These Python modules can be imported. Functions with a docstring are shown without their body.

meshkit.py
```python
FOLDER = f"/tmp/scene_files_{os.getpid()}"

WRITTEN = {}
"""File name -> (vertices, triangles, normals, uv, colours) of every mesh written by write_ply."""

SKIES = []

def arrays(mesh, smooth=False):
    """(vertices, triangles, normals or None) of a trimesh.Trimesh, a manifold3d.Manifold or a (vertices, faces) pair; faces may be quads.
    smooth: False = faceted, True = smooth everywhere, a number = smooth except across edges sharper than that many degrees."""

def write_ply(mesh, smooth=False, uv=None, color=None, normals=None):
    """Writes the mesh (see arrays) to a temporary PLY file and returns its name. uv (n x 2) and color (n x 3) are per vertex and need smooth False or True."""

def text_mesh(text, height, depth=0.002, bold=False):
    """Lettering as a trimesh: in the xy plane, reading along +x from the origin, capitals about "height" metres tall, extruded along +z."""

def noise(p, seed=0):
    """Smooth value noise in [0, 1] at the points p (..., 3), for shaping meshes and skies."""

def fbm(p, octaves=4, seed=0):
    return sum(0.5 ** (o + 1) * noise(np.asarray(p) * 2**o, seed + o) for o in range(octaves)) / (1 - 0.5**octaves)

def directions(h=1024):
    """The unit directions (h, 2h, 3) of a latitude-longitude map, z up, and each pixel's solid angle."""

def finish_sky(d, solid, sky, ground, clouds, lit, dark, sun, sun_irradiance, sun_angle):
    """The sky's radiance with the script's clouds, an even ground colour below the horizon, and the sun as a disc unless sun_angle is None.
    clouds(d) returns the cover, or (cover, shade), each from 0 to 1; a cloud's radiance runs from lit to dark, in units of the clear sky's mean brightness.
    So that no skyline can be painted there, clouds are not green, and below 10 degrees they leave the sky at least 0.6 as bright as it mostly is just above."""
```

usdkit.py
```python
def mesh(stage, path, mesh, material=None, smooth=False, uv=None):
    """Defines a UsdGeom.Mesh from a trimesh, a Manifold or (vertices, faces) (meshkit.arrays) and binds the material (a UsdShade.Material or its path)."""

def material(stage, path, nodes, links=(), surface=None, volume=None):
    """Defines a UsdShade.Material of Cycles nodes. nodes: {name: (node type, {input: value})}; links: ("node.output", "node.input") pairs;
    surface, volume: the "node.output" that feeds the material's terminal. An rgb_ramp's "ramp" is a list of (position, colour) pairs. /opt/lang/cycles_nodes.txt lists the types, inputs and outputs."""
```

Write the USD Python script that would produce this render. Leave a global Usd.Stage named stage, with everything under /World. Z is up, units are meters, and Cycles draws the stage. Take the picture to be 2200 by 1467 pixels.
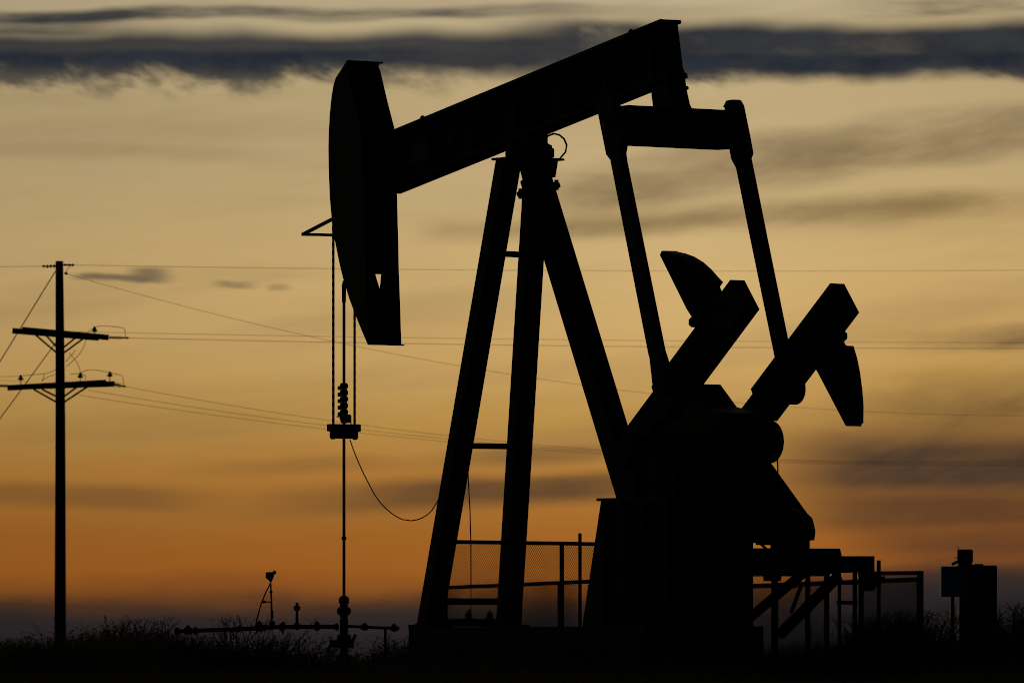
import math, random
import numpy as np, trimesh, usdkit, meshkit
from shapely.geometry import Polygon
from pxr import Usd, UsdGeom, UsdLux, UsdShade, Gf, Vt, Sdf

random.seed(5)
RNG = np.random.default_rng(11)
stage = Usd.Stage.CreateInMemory()
UsdGeom.SetStageUpAxis(stage, UsdGeom.Tokens.z)
UsdGeom.SetStageMetersPerUnit(stage, 1.0)
UsdGeom.Xform.Define(stage, '/World')
UsdGeom.Scope.Define(stage, '/World/Looks')

# ------------------------------------------------------------------ camera
FPX, YH, HC = 18000.0, 1412.0, 0.9          # long lens, eye line, eye height in metres
cam = UsdGeom.Camera.Define(stage, '/World/camera')
cam.AddTranslateOp().Set(Gf.Vec3d(0, 0, HC))
cam.AddRotateXOp().Set(90.0)
cam.CreateHorizontalApertureAttr(36.0)
cam.CreateVerticalApertureAttr(36.0 * 682 / 1024)
cam.CreateFocalLengthAttr(36.0 * FPX / 2200)
cam.CreateVerticalApertureOffsetAttr((YH - 733.5) / 2200 * 36.0)
cam.CreateClippingRangeAttr(Gf.Vec2f(0.5, 60000))
cam.CreateFStopAttr(11.0)
cam.CreateFocusDistanceAttr(90.0)
cam.CreateExposureAttr(0.0)

# ------------------------------------------------------------------ sky (sun just below the horizon, straight ahead)
def lin(c):
    c = np.asarray(c, float) / 255
    return tuple(np.where(c <= 0.04045, c / 12.92, ((c + 0.055) / 1.055) ** 2.4))

class Graph:
    def __init__(s): s.n, s.l, s.k = {}, [], 0
    def add(s, kind, out, **inp):
        s.k += 1; name = f'n{s.k}'
        s.n[name] = (kind, {a: b for a, b in inp.items() if not (isinstance(b, str) and '.' in b)})
        s.l += [(b, f'{name}.{a}') for a, b in inp.items() if isinstance(b, str) and '.' in b]
        return f'{name}.{out}'
    def m(s, op, a, b=0.0, c=0.0): return s.add('math', 'value', math_type=op, value1=a, value2=b, value3=c)
    def step(s, v, a, b, lo=0.0, hi=1.0):
        return s.add('map_range', 'result', range_type='smoothstep', value=v, from_min=float(a), from_max=float(b), to_min=float(lo), to_max=float(hi), clamp=True)
    def lerp(s, v, a, b, lo, hi):
        return s.add('map_range', 'result', range_type='linear', value=v, from_min=float(a), from_max=float(b), to_min=float(lo), to_max=float(hi), clamp=True)
    def vec(s, x, y, z=0.0): return s.add('combine_xyz', 'vector', x=x, y=y, z=z)
    def noise(s, v, scale=1.0, detail=3.0, rough=0.5): return s.add('noise_texture', 'fac', vector=v, scale=scale, detail=detail, roughness=rough)
    def mix(s, f, a, b): return s.add('mix_color', 'result', blend_type='mix', fac=f, a=a, b=b)
    def mul(s, a, b): return s.add('mix_color', 'result', blend_type='multiply', fac=1.0, a=a, b=b, use_clamp=False)

STRENGTH = 0.1
SUN_AZ = math.atan2(400, FPX)                 # the glow is centred a little right of the picture's middle
g = Graph()
d = g.add('texture_coordinate', 'generated')
sep = g.add('separate_xyz', 'x', vector=d).split('.')[0]
dx, dy, dz = sep + '.x', sep + '.y', sep + '.z'
az = g.m('arctan2', dx, dy)
A = g.m('multiply', az, 18.0)                                        # azimuth, 1 unit = 3.2 degrees
hyp = g.m('sqrt', g.m('add', g.m('multiply', dx, dx), g.m('multiply', dy, dy)))
E = g.m('multiply', g.m('arctan2', dz, hyp), 18.0)                   # elevation, same unit
def ex(py): return (1400.0 - py) / 1000.0                            # helper: elevation of a height in the photo
def ax(px): return (px - 1100.0) / 1000.0
warp = g.noise(g.vec(g.m('multiply', A, 1.1), g.m('multiply', E, 5.0)), 1.6, 4.0, 0.55)
fine = g.noise(g.vec(g.m('multiply', A, 7.0), g.m('multiply', E, 16.0), 3.3), 1.0, 4.0, 0.6)
fringe = g.noise(g.vec(g.m('multiply', A, 5.5), g.m('multiply', E, 9.0), 7.7), 1.0, 5.0, 0.6)
stops = [(1405, (30, 27, 27)), (1370, (36, 32, 33)), (1330, (43, 37, 38)), (1308, (50, 41, 38)), (1285, (78, 51, 34)), (1255, (132, 77, 32)), (1215, (154, 91, 33)),
         (1150, (156, 96, 37)), (1090, (161, 105, 43)), (1000, (171, 118, 54)), (900, (180, 137, 70)), (800, (191, 152, 90)), (700, (195, 159, 101)),
         (600, (197, 165, 108)), (500, (193, 164, 112)), (400, (188, 162, 116)), (300, (185, 161, 118)), (200, (182, 160, 117)), (100, (182, 163, 124)), (0, (184, 167, 132)), (-600, (168, 165, 150))]
lo, hi = ex(1405), ex(-600)
wobble = g.m('multiply', g.m('subtract', warp, 0.5), 0.10)
Ew = g.m('add', E, wobble)
# low cloud bank along the horizon, higher at the right
bank = g.m('add', Ew, g.step(A, ax(1500), ax(2150), 0.0, -0.075))
ramp = g.add('rgb_ramp', 'color', fac=g.m('divide', g.m('subtract', bank, lo), hi - lo), ramp=[((ex(y) - lo) / (hi - lo), lin(c)) for y, c in stops])
sky = ramp
# broad brightening toward the sun's azimuth
dA = g.m('absolute', g.m('subtract', A, SUN_AZ * 18))
sky = g.mul(sky, g.add('combine_color', 'color', r=(gl := g.lerp(dA, 0.0, 1.6, 1.14, 0.86)), g=gl, b=gl))
def shade(sky, mask, col, op):
    return g.mix(g.m('multiply', mask, op), sky, lin(col))
def band(px0, px1, fl, fr, py, slope, up, down, su, sd, amp, src=None, amp2=0.0):
    """A long cloud: centre height py (at px 1100), rising by slope, its half depths up/down and how soft its edges are."""
    y = g.m('subtract', E, g.m('multiply_add', A, slope, ex(py)))
    y = g.m('add', y, g.m('multiply', g.m('subtract', src or warp, 0.5), amp / 1000.0))
    if amp2: y2 = g.m('add', y, g.m('multiply', g.m('subtract', fringe, 0.5), amp2 / 1000.0))
    else: y2 = y
    k = g.m('multiply', g.step(y2, -(down + sd) / 1000, -down / 1000), g.step(y, up / 1000, (up + su) / 1000, 1.0, 0.0))
    if px0 is not None: k = g.m('multiply', k, g.step(A, ax(px0), ax(px0 + fl)))
    if px1 is not None: k = g.m('multiply', k, g.step(A, ax(px1 - fr), ax(px1), 1.0, 0.0))
    return k
# faint streaks everywhere
st = g.noise(g.vec(g.m('multiply', A, 0.9), g.m('subtract', g.m('multiply', E, 7.5), g.m('multiply', A, 0.7)), 1.7), 1.3, 4.0, 0.55)
sky = shade(sky, g.m('multiply', g.step(st, 0.40, 0.76), g.step(E, ex(1200), ex(950))), (118, 96, 68), 0.26)
st2 = g.noise(g.vec(g.m('multiply', A, 2.6), g.m('subtract', g.m('multiply', E, 8.5), g.m('multiply', A, 1.5)), 4.4), 1.2, 5.0, 0.6)
veil = g.lerp(st2, 0.34, 0.62, 0.35, 1.0)
veil2 = g.lerp(st2, 0.36, 0.60, 0.84, 1.0)
for args, col, op in [
    ((1060, None, 250, 0, 420, 0.13, 8, 8, 60, 60, 110), (112, 92, 64), 0.70),
    ((1300, None, 300, 0, 352, 0.10, 4, 4, 45, 50, 100), (116, 98, 72), 0.50),
    ((1100, 2300, 200, 300, 482, 0.05, 3, 3, 45, 40, 80), (116, 94, 62), 0.60),
    ((850, 1500, 150, 300, 480, 0.03, 3, 3, 35, 35, 60), (116, 94, 64), 0.50),
    ((1650, None, 400, 0, 540, 0.10, 3, 3, 40, 50, 80), (128, 102, 64), 0.55),
    ((1800, None, 400, 0, 760, 0.045, 4, 6, 34, 36, 50), (80, 64, 46), 0.75),
    ((1650, None, 500, 0, 880, 0.02, 10, 30, 80, 60, 70), (84, 66, 46), 0.60),
    ((1540, None, 330, 0, 985, 0.0, 24, 26, 75, 70, 60), (47, 43, 42), 0.92),
    ((1620, None, 250, 0, 1085, 0.0, 14, 16, 45, 45, 60), (56, 44, 38), 0.72),
    ((1700, None, 300, 0, 1150, 0.0, 8, 10, 35, 40, 60), (58, 44, 37), 0.62),
    ((1850, None, 300, 0, 1215, 0.0, 10, 30, 34, 40, 60), (52, 43, 41), 0.58),
    ((350, 1700, 700, 500, 1040, 0.05, 9, 9, 36, 42, 50), (64, 52, 42), 0.78),
    ((850, 1500, 300, 300, 965, 0.03, 4, 6, 20, 30, 40), (94, 70, 44), 0.5),
    ((-400, 560, 500, 300, 1070, -0.02, 6, 6, 35, 36, 50), (84, 62, 42), 0.50),
    ((300, 1000, 300, 300, 975, 0.03, 4, 4, 25, 25, 50), (110, 82, 48), 0.35),
    ((-200, 700, 300, 300, 335, -0.02, 4, 4, 20, 24, 50), (140, 122, 86), 0.4),
    ((140, 400, 50, 90, 595, -0.012, 1, 2, 12, 12, 22, fine), (96, 84, 68), 0.80),
    ((255, 385, 60, 60, 589, -0.022, 2, 3, 13, 12, 22, fine), (80, 72, 62), 0.65),
    ((440, 570, 50, 60, 607, -0.012, 3, 3, 8, 8, 22, fine), (120, 102, 76), 0.6),
    ((565, 640, 25, 40, 612, -0.012, 2, 2, 8, 8, 22, fine), (124, 106, 78), 0.5)]:
    sky = shade(sky, g.m('multiply', band(*args), veil if args[4] < 560 or 640 < args[4] < 900 else (veil2 if args[4] > 900 else 1.0)), col, op)
# the slate blue bars across the top of the view and the one above it
tint = g.mix(g.step(fine, 0.30, 0.80), lin((32, 38, 48)), lin((47, 51, 58)))
soft = g.noise(g.vec(g.m('multiply', A, 3.2), g.m('multiply', E, 6.0), 2.2), 1.0, 2.5, 0.5)
plume = g.noise(g.vec(g.m('add', g.m('multiply', A, 6.5), g.m('multiply', E, 5.0)), g.m('multiply', E, 11.0), 9.1), 1.0, 4.5, 0.58)
wisp = g.noise(g.vec(g.m('multiply', A, 3.0), g.m('multiply', E, 17.0), 6.6), 1.0, 4.0, 0.55)
def ragged(k, mid, steep, a, b): return g.m('multiply', k, g.step(g.m('add', plume, g.m('multiply', g.m('subtract', E, ex(mid)), steep)), a, b))
k1 = band(None, 1480, 0, 380, 96, 0.004, 12, 22, 44, 40, 50, soft, 60)
k2 = band(960, None, 330, 0, 98, -0.002, 36, 36, 42, 40, 60, soft, 40)
k2 = g.m('multiply', k2, g.m('subtract', 1.0, g.m('multiply', g.m('multiply', g.step(plume, 0.46, 0.72), g.step(A, ax(1180), ax(1420), 1.0, 0.10)), 0.65)))
k3 = g.m('multiply', band(None, 1700, 0, 900, 18, 0.010, 4, 4, 18, 14, 40, soft), g.lerp(wisp, 0.36, 0.60, 0.45, 1.0))
k4 = g.m('multiply', band(1700, None, 300, 0, 2, 0.0, 16, 8, 10, 18, 50, soft), g.lerp(wisp, 0.40, 0.62, 0.1, 1.0))
k5 = g.m('multiply', band(None, 420, 0, 360, 50, 0.0, 10, 10, 16, 16, 30, soft), g.lerp(wisp, 0.36, 0.62, 0.5, 1.0))
k6 = ragged(band(None, 1250, 0, 600, 142, 0.008, 34, 22, 20, 44, 40, soft), 160, 3.2, 0.36, 0.62)
k7 = ragged(band(1200, None, 250, 0, 140, 0.0, 24, 20, 14, 34, 40, soft), 148, 4.0, 0.40, 0.66)
rag = g.mix(g.step(E, ex(195), ex(110)), lin((84, 77, 67)), lin((46, 49, 54)))
for kk, op, cc_ in ((k6, 0.95, rag), (k7, 0.92, rag), (k5, 0.75, tint), (k1, 0.93, tint), (k2, 0.97, tint), (k3, 0.92, tint), (k4, 0.6, tint)):
    sky = g.mix(g.m('multiply', kk, op), sky, cc_)
# more bars of the same cloud higher up, out of view, thinning toward the zenith
high = g.noise(g.vec(g.m('multiply', A, 0.22), g.m('multiply', E, 0.9), 5.1), 1.0, 4.0, 0.55)
kh = g.m('multiply', g.m('multiply', g.step(high, 0.46, 0.62), g.step(E, 1.45, 2.1)), g.step(E, 5.0, 16.0, 1.0, 0.2))
sky = g.mix(g.m('multiply', kh, 0.8), sky, lin((52, 55, 60)))
# away from the afterglow: the physical dusk sky
tex = g.add('sky_texture', 'color', sky_type='single_scattering', sun_disc=False, sun_elevation=math.radians(0.5), sun_rotation=SUN_AZ, altitude=900.0, air_density=1.0, aerosol_density=1.5, ozone_density=5.0, sun_direction=(math.sin(SUN_AZ), math.cos(SUN_AZ), 0.0))
dusk = g.mul(tex, (0.10, 0.10, 0.10))
w = g.m('multiply', g.step(E, 2.2, 9.0, 1.0, 0.0), g.step(g.m('absolute', az), 0.25, 1.35, 1.0, 0.0))
below = g.step(E, -0.5, -0.05, 0.0, 1.0)
glow = g.mul(sky, (1 / STRENGTH, 1 / STRENGTH, 1 / STRENGTH))
col = g.mix(w, dusk, glow)
bg = g.add('background_shader', 'background', color=col, strength=STRENGTH)
skymat = usdkit.material(stage, '/World/Looks/sky_look', g.n, g.l, surface=bg)
dome = UsdLux.DomeLight.Define(stage, '/World/sky')
dome.CreateIntensityAttr(1.0)
UsdShade.MaterialBindingAPI.Apply(dome.GetPrim()).Bind(skymat)
dome.GetPrim().SetCustomDataByKey('label', 'dusk sky with orange afterglow and dark bars of cloud')
dome.GetPrim().SetCustomDataByKey('kind', 'structure')

# ------------------------------------------------------------------ materials
def mat(name, c1, c2, scale=6.0, rough=0.6, metal=0.0, bump=0.3, bscale=60.0, spec=0.3):
    return usdkit.material(stage, '/World/Looks/' + name, {
        'tc': ('texture_coordinate', {}), 'n': ('noise_texture', {'scale': scale, 'detail': 6.0, 'roughness': 0.65}),
        'r': ('rgb_ramp', {'ramp': [(0.35, c1), (0.65, c2)]}), 'b': ('noise_texture', {'scale': bscale, 'detail': 3.0}),
        'bm': ('bump', {'strength': bump, 'distance': 0.004}), 'p': ('principled_bsdf', {'roughness': rough, 'metallic': metal, 'specular_ior_level': spec})},
        [('tc.object', 'n.vector'), ('tc.object', 'b.vector'), ('n.fac', 'r.fac'), ('r.color', 'p.base_color'), ('b.fac', 'bm.height'), ('bm.normal', 'p.normal')], surface='p.BSDF')
M = {}
M['paint'] = mat('dark_steel_paint', (0.035, 0.036, 0.034), (0.055, 0.050, 0.044), 3.0, 0.7, 0, 0.25, 80)
M['rust'] = mat('rusted_steel', (0.045, 0.028, 0.020), (0.075, 0.045, 0.030), 7.0, 0.8, 0, 0.5, 90)
M['cast'] = mat('cast_iron', (0.028, 0.028, 0.030), (0.045, 0.042, 0.040), 5.0, 0.75, 0, 0.5, 50)
M['galv'] = mat('galvanised_steel', (0.10, 0.10, 0.105), (0.15, 0.15, 0.155), 9.0, 0.65, 0, 0.2, 120)
M['cable'] = mat('steel_cable', (0.03, 0.03, 0.03), (0.05, 0.05, 0.05), 30.0, 0.7, 0, 0.2, 200)
M['wire'] = mat('aluminium_wire', (0.08, 0.08, 0.08), (0.12, 0.12, 0.12), 10.0, 0.7, 0, 0.1, 200)
M['wood'] = mat('weathered_pole_wood', (0.040, 0.032, 0.026), (0.075, 0.060, 0.048), 4.0, 0.9, 0, 0.6, 40)
M['glaze'] = mat('brown_porcelain', (0.035, 0.022, 0.016), (0.045, 0.028, 0.020), 4.0, 0.35, 0, 0.05, 60, 0.5)
M['sign'] = mat('pale_blue_plate', (0.16, 0.19, 0.25), (0.22, 0.25, 0.31), 14.0, 0.6, 0, 0.1, 80)
M['cabinet'] = mat('grey_blue_cabinet_paint', (0.30, 0.34, 0.42), (0.38, 0.42, 0.50), 3.0, 0.6, 0, 0.1, 60)
M['darkbox'] = mat('dark_cabinet_paint', (0.05, 0.05, 0.055), (0.08, 0.08, 0.085), 3.0, 0.7, 0, 0.1, 60)
M['concrete'] = mat('dirty_concrete', (0.09, 0.085, 0.078), (0.15, 0.14, 0.13), 3.0, 0.95, 0, 0.6, 50)
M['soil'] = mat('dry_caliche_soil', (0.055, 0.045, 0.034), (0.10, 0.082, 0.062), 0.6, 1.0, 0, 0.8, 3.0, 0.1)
def leafmat(name, c1, c2):
    return usdkit.material(stage, '/World/Looks/' + name, {
        'o': ('object_info', {}), 'gm': ('geometry', {}), 'n': ('noise_texture', {'scale': 5.0, 'detail': 3.0}), 'r': ('rgb_ramp', {'ramp': [(0.3, c1), (0.7, c2)]}),
        'p': ('principled_bsdf', {'roughness': 0.8, 'specular_ior_level': 0.2}), 't': ('translucent_bsdf', {}), 'x': ('mix_closure', {'fac': 0.22})},
        [('gm.position', 'n.vector'), ('n.fac', 'r.fac'), ('r.color', 'p.base_color'), ('r.color', 't.color'), ('p.BSDF', 'x.closure1'), ('t.BSDF', 'x.closure2')], surface='x.closure')
M['leaf'] = leafmat('scrub_leaf', (0.030, 0.038, 0.020), (0.060, 0.065, 0.034))
M['twig'] = mat('dry_twig', (0.035, 0.028, 0.020), (0.06, 0.048, 0.035), 20.0, 0.9)
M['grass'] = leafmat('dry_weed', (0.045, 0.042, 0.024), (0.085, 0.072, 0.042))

# ------------------------------------------------------------------ prims
taken = {}
def numbered(path):
    n = taken.get(path, -1) + 1; taken[path] = n
    return path if n == 0 else f'{path}_{n:03d}'
def tag(p, label=None, cat=None, group=None, kind=None):
    for k, v in (('label', label), ('category', cat), ('group', group), ('kind', kind)):
        if v: p.SetCustomDataByKey(k, v)
    return p
def thing(name, label, cat, loc=(0, 0, 0), rotz=0.0, group=None):
    x = UsdGeom.Xform.Define(stage, numbered('/World/' + name))
    x.AddTranslateOp().Set(Gf.Vec3d(*map(float, loc)))
    if rotz: x.AddRotateZOp().Set(float(rotz))
    return tag(x.GetPrim(), label, cat, group)
def obj(name, mesh, m, parent=None, smooth=False, label=None, kind=None):
    if isinstance(mesh, list): mesh = trimesh.util.concatenate([x for x in mesh])
    base = str(parent.GetPath()) if parent else '/World'
    p = usdkit.mesh(stage, numbered(f'{base}/{name}'), mesh, M[m], smooth=smooth).GetPrim()
    return tag(p, label=label, kind=kind)

# ------------------------------------------------------------------ mesh helpers
def V(*a): return np.array(a, float)
def unit(v): v = np.asarray(v, float); return v / np.linalg.norm(v)
def frame(p, q, hint):
    t = unit(np.subtract(q, p)); a = np.asarray(hint, float); a = a - t * a.dot(t)
    if np.linalg.norm(a) < 1e-6: a = np.cross(t, V(0.3, 0.5, 0.8))
    a = unit(a); return t, a, np.cross(t, a)
def bar(p, q, a, b, hint=(0, 0, 1)):
    """Box beam from p to q; a is its size along hint, b across."""
    p, q = np.asarray(p, float), np.asarray(q, float)
    t, u, v = frame(p, q, hint); L = np.linalg.norm(q - p)
    m = trimesh.creation.box((L, a, b)); T = np.eye(4); T[:3, 0], T[:3, 1], T[:3, 2], T[:3, 3] = t, u, v, (p + q) / 2
    return m.apply_transform(T)
def box(lo, hi):
    lo, hi = np.minimum(lo, hi), np.maximum(lo, hi)
    m = trimesh.creation.box(np.subtract(hi, lo)); return m.apply_translation(np.add(lo, hi) / 2)
def cbox(lo, hi, c=0.01):
    """Box with chamfered edges."""
    lo, hi = np.minimum(lo, hi).astype(float), np.maximum(lo, hi).astype(float)
    pts = []
    for k in range(3):
        o = np.full(3, c); o[k] = 0
        a, b = lo + o, hi - o
        pts += [V(x, y, z) for x in (a[0], b[0]) for y in (a[1], b[1]) for z in (a[2], b[2])]
    return trimesh.Trimesh(pts).convex_hull
def hbeam(p, q, hint, depth, width, tf=0.02, tw=0.02):
    """Wide flange section: web along hint."""
    p, q = np.asarray(p, float), np.asarray(q, float); t, u, v = frame(p, q, hint)
    o = u * (depth - tf) / 2
    return [bar(p + o, q + o, tf, width, u), bar(p - o, q - o, tf, width, u), bar(p, q, depth - 2 * tf - 0.002, tw, u)]
def tube(pts, r, n=6):
    pts = np.asarray(pts, float); r = np.broadcast_to(np.asarray(r, float), (len(pts),))
    t = np.gradient(pts, axis=0); t /= np.linalg.norm(t, axis=1, keepdims=True) + 1e-12
    ref = V(0.13, 0.21, 1.0) if abs(t[:, 2]).mean() < 0.8 else V(1.0, 0.2, 0.1)
    a = np.cross(t, ref); a /= np.linalg.norm(a, axis=1, keepdims=True); b = np.cross(t, a)
    ang = np.arange(n) * 2 * np.pi / n
    v = (pts[:, None] + r[:, None, None] * (np.cos(ang)[None, :, None] * a[:, None] + np.sin(ang)[None, :, None] * b[:, None])).reshape(-1, 3)
    i, j = np.meshgrid(np.arange(len(pts) - 1), np.arange(n), indexing='ij'); k = (j + 1) % n
    f = np.stack([i * n + j, i * n + k, (i + 1) * n + k, (i + 1) * n + j], -1).reshape(-1, 4)
    f = np.vstack([f[:, [0, 1, 2]], f[:, [0, 2, 3]]])
    c0, c1 = len(v), len(v) + 1; e = (len(pts) - 1) * n
    jj = np.arange(n); kk = (jj + 1) % n
    f = np.vstack([f, np.stack([kk, jj, np.full(n, c0)], 1), np.stack([e + jj, e + kk, np.full(n, c1)], 1)])
    return trimesh.Trimesh(np.vstack([v, pts[:1], pts[-1:]]), f, process=False)
def cyl(p, q, r, n=20): return tube([p, q], r, n)
def lathe(p, axis, prof, n=20):
    """prof: (distance along axis, radius) pairs; ends closed."""
    p = np.asarray(p, float); t = unit(axis)
    return tube_profile(p, t, prof, n)
def tube_profile(p, t, prof, n):
    h = V(1, 0, 0) if abs(t[0]) < 0.9 else V(0, 1, 0)
    a = unit(np.cross(t, h)); b = np.cross(t, a); ang = np.arange(n) * 2 * np.pi / n
    ring = np.cos(ang)[:, None] * a + np.sin(ang)[:, None] * b
    v = np.vstack([p + t * s + ring * max(r, 1e-4) for s, r in prof]); m = len(prof)
    i, j = np.meshgrid(np.arange(m - 1), np.arange(n), indexing='ij'); k = (j + 1) % n
    f = np.stack([i * n + j, i * n + k, (i + 1) * n + k, (i + 1) * n + j], -1).reshape(-1, 4)
    f = np.vstack([f[:, [0, 1, 2]], f[:, [0, 2, 3]]]); jj = np.arange(n); kk = (jj + 1) % n; e = (m - 1) * n
    f = np.vstack([f, np.stack([kk, jj, np.full(n, len(v))], 1), np.stack([e + jj, e + kk, np.full(n, len(v) + 1)], 1)])
    return trimesh.Trimesh(np.vstack([v, p + t * prof[0][0], p + t * prof[-1][0]]), f, process=False)
def prism_w(lz, w0, w1, holes=()):
    """Outline in the (l, z) plane given a thickness across, from w0 to w1."""
    P = Polygon([tuple(x) for x in lz], [[tuple(x) for x in h] for h in holes])
    if not P.is_valid: P = P.buffer(0)
    if P.geom_type == 'MultiPolygon': P = max(P.geoms, key=lambda x: x.area)
    m = trimesh.creation.extrude_polygon(P, abs(w1 - w0), engine='earcut')
    v = np.array(m.vertices); m = trimesh.Trimesh(np.stack([v[:, 0], v[:, 2] + min(w0, w1), v[:, 1]], 1), m.faces[:, ::-1], process=False)
    return m
def prism_l(wz, l0, l1):
    P = Polygon([tuple(x) for x in wz])
    m = trimesh.creation.extrude_polygon(P, abs(l1 - l0), engine='earcut')
    v = np.array(m.vertices); return trimesh.Trimesh(np.stack([v[:, 2] + min(l0, l1), v[:, 0], v[:, 1]], 1), m.faces, process=False)
def ring(c, normal, R, r, n=16, m=6):
    h = V(0, 0, 1) if abs(normal[2]) < 0.9 else V(1, 0, 0)
    a = unit(np.cross(normal, h)); b = np.cross(unit(normal), a); t = np.linspace(0, 2 * np.pi, n + 1)
    return tube([np.asarray(c) + R * (math.cos(x) * a + math.sin(x) * b) for x in t], r, m)
def nut(p, axis, r=0.022, h=0.025): return lathe(p, axis, [(0, r), (h, r)], 6)

# ------------------------------------------------------------------ ground
def ground_height(x, y):
    return 0.10 * (meshkit.fbm(np.stack([x * 0.07, y * 0.07, np.zeros_like(x)], -1), 3, 3) - 0.5)
ys = np.concatenate([np.linspace(-40, 40, 12), np.linspace(45, 160, 60), np.geomspace(165, 30000, 40)])
xs = np.concatenate([-np.geomspace(20000, 22, 26), np.linspace(-20, 20, 41), np.geomspace(22, 20000, 26)])
gx, gy = np.meshgrid(xs, ys); gz = ground_height(gx, gy) * np.clip(1 - (np.hypot(gx, gy - 90) - 60) / 200, 0, 1)
nx, ny = len(xs), len(ys); idx = np.arange(nx * ny).reshape(ny, nx)
gf = np.stack([idx[:-1, :-1], idx[:-1, 1:], idx[1:, 1:], idx[1:, :-1]], -1).reshape(-1, 4)
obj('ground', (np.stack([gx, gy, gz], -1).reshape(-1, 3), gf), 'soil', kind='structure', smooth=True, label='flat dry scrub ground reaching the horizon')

# ------------------------------------------------------------------ the pumping unit's own axes: l from head to tail, w across, z up
O = V(0.2, 90.0, 0.0); EL, EW = V(0.6, -0.8), V(0.8, 0.6); ROT = math.degrees(math.atan2(-0.8, 0.6))
def U(px, py, w):
    """Local point seen at a place of the photo, on the upright plane w = const along the unit."""
    dx, dz = (px - 1100) / FPX, (YH - py) / FPX
    t = (w + O[0] * EW[0] + O[1] * EW[1]) / (dx * EW[0] + EW[1])
    return V(t * dx * EL[0] + t * EL[1] - (O[0] * EL[0] + O[1] * EL[1]), w, HC + t * dz)
def UL(px, py, l):
    dx, dz = (px - 1100) / FPX, (YH - py) / FPX
    t = (l + O[0] * EL[0] + O[1] * EL[1]) / (dx * EL[0] + EL[1])
    return V(l, t * dx * EW[0] + t * EW[1] - (O[0] * EW[0] + O[1] * EW[1]), HC + t * dz)
def local(p): q = np.asarray(p)[:2] - O[:2]; return V(q @ EL, q @ EW, p[2])
def world(p): return V(*(O[:2] + EL * p[0] + EW * p[1]), p[2])
def at(px, py, Y): return V((px - 1100) / FPX * Y, Y, HC + (YH - py) / FPX * Y)
def lz(px, py, w): q = U(px, py, w); return (q[0], q[2])
def sil(left, right, w0, w1, grow=0.0):
    """Outline whose left-hand edge is the near face's and whose right-hand edge is the far face's."""
    return prism_w([lz(x, y, w0) for x, y in left] + [lz(x, y, w1) for x, y in right], w0 - grow, w1 + grow)

pj = thing('pumpjack', 'large dark beam pumpjack with raised tail and lowered horse head', 'pumpjack', O, ROT)
# --- walking beam
BW = 0.14
t1, t2 = U(850, 276, -BW), U(1418, 42, -BW); b1, b2 = U(856, 419, BW), U(1395, 201, BW)
tdir = unit(V(t2[0] - t1[0], 0, t2[2] - t1[2])); bdir = unit(V(b2[0] - b1[0], 0, b2[2] - b1[2])); bd = unit(tdir + bdir); bn = V(-bd[2], 0, bd[0])
depth = 0.5 * (np.dot(t1 - b1, bn) + np.dot(t2 - b2, bn)); mid = (V(t1[0], 0, t1[2]) + V(t2[0], 0, t2[2])) / 2 - bn * depth / 2
s_end = np.dot(V(t2[0], 0, t2[2]) - mid, bd); s_beg = np.dot(V(t1[0], 0, t1[2]) - mid, bd) - 0.42
pA, pB = mid + bd * s_beg, mid + bd * s_end
tf = 0.035
wb = obj('walking_beam', hbeam(pA, pB, bn, depth, 2 * BW, tf, 0.025), 'paint', pj)
obj('end_plate', [bar(pB - bd * 0.012, pB + bd * 0.012, depth - 2 * tf - 0.004, 0.16, bn)], 'paint', wb)
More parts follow.
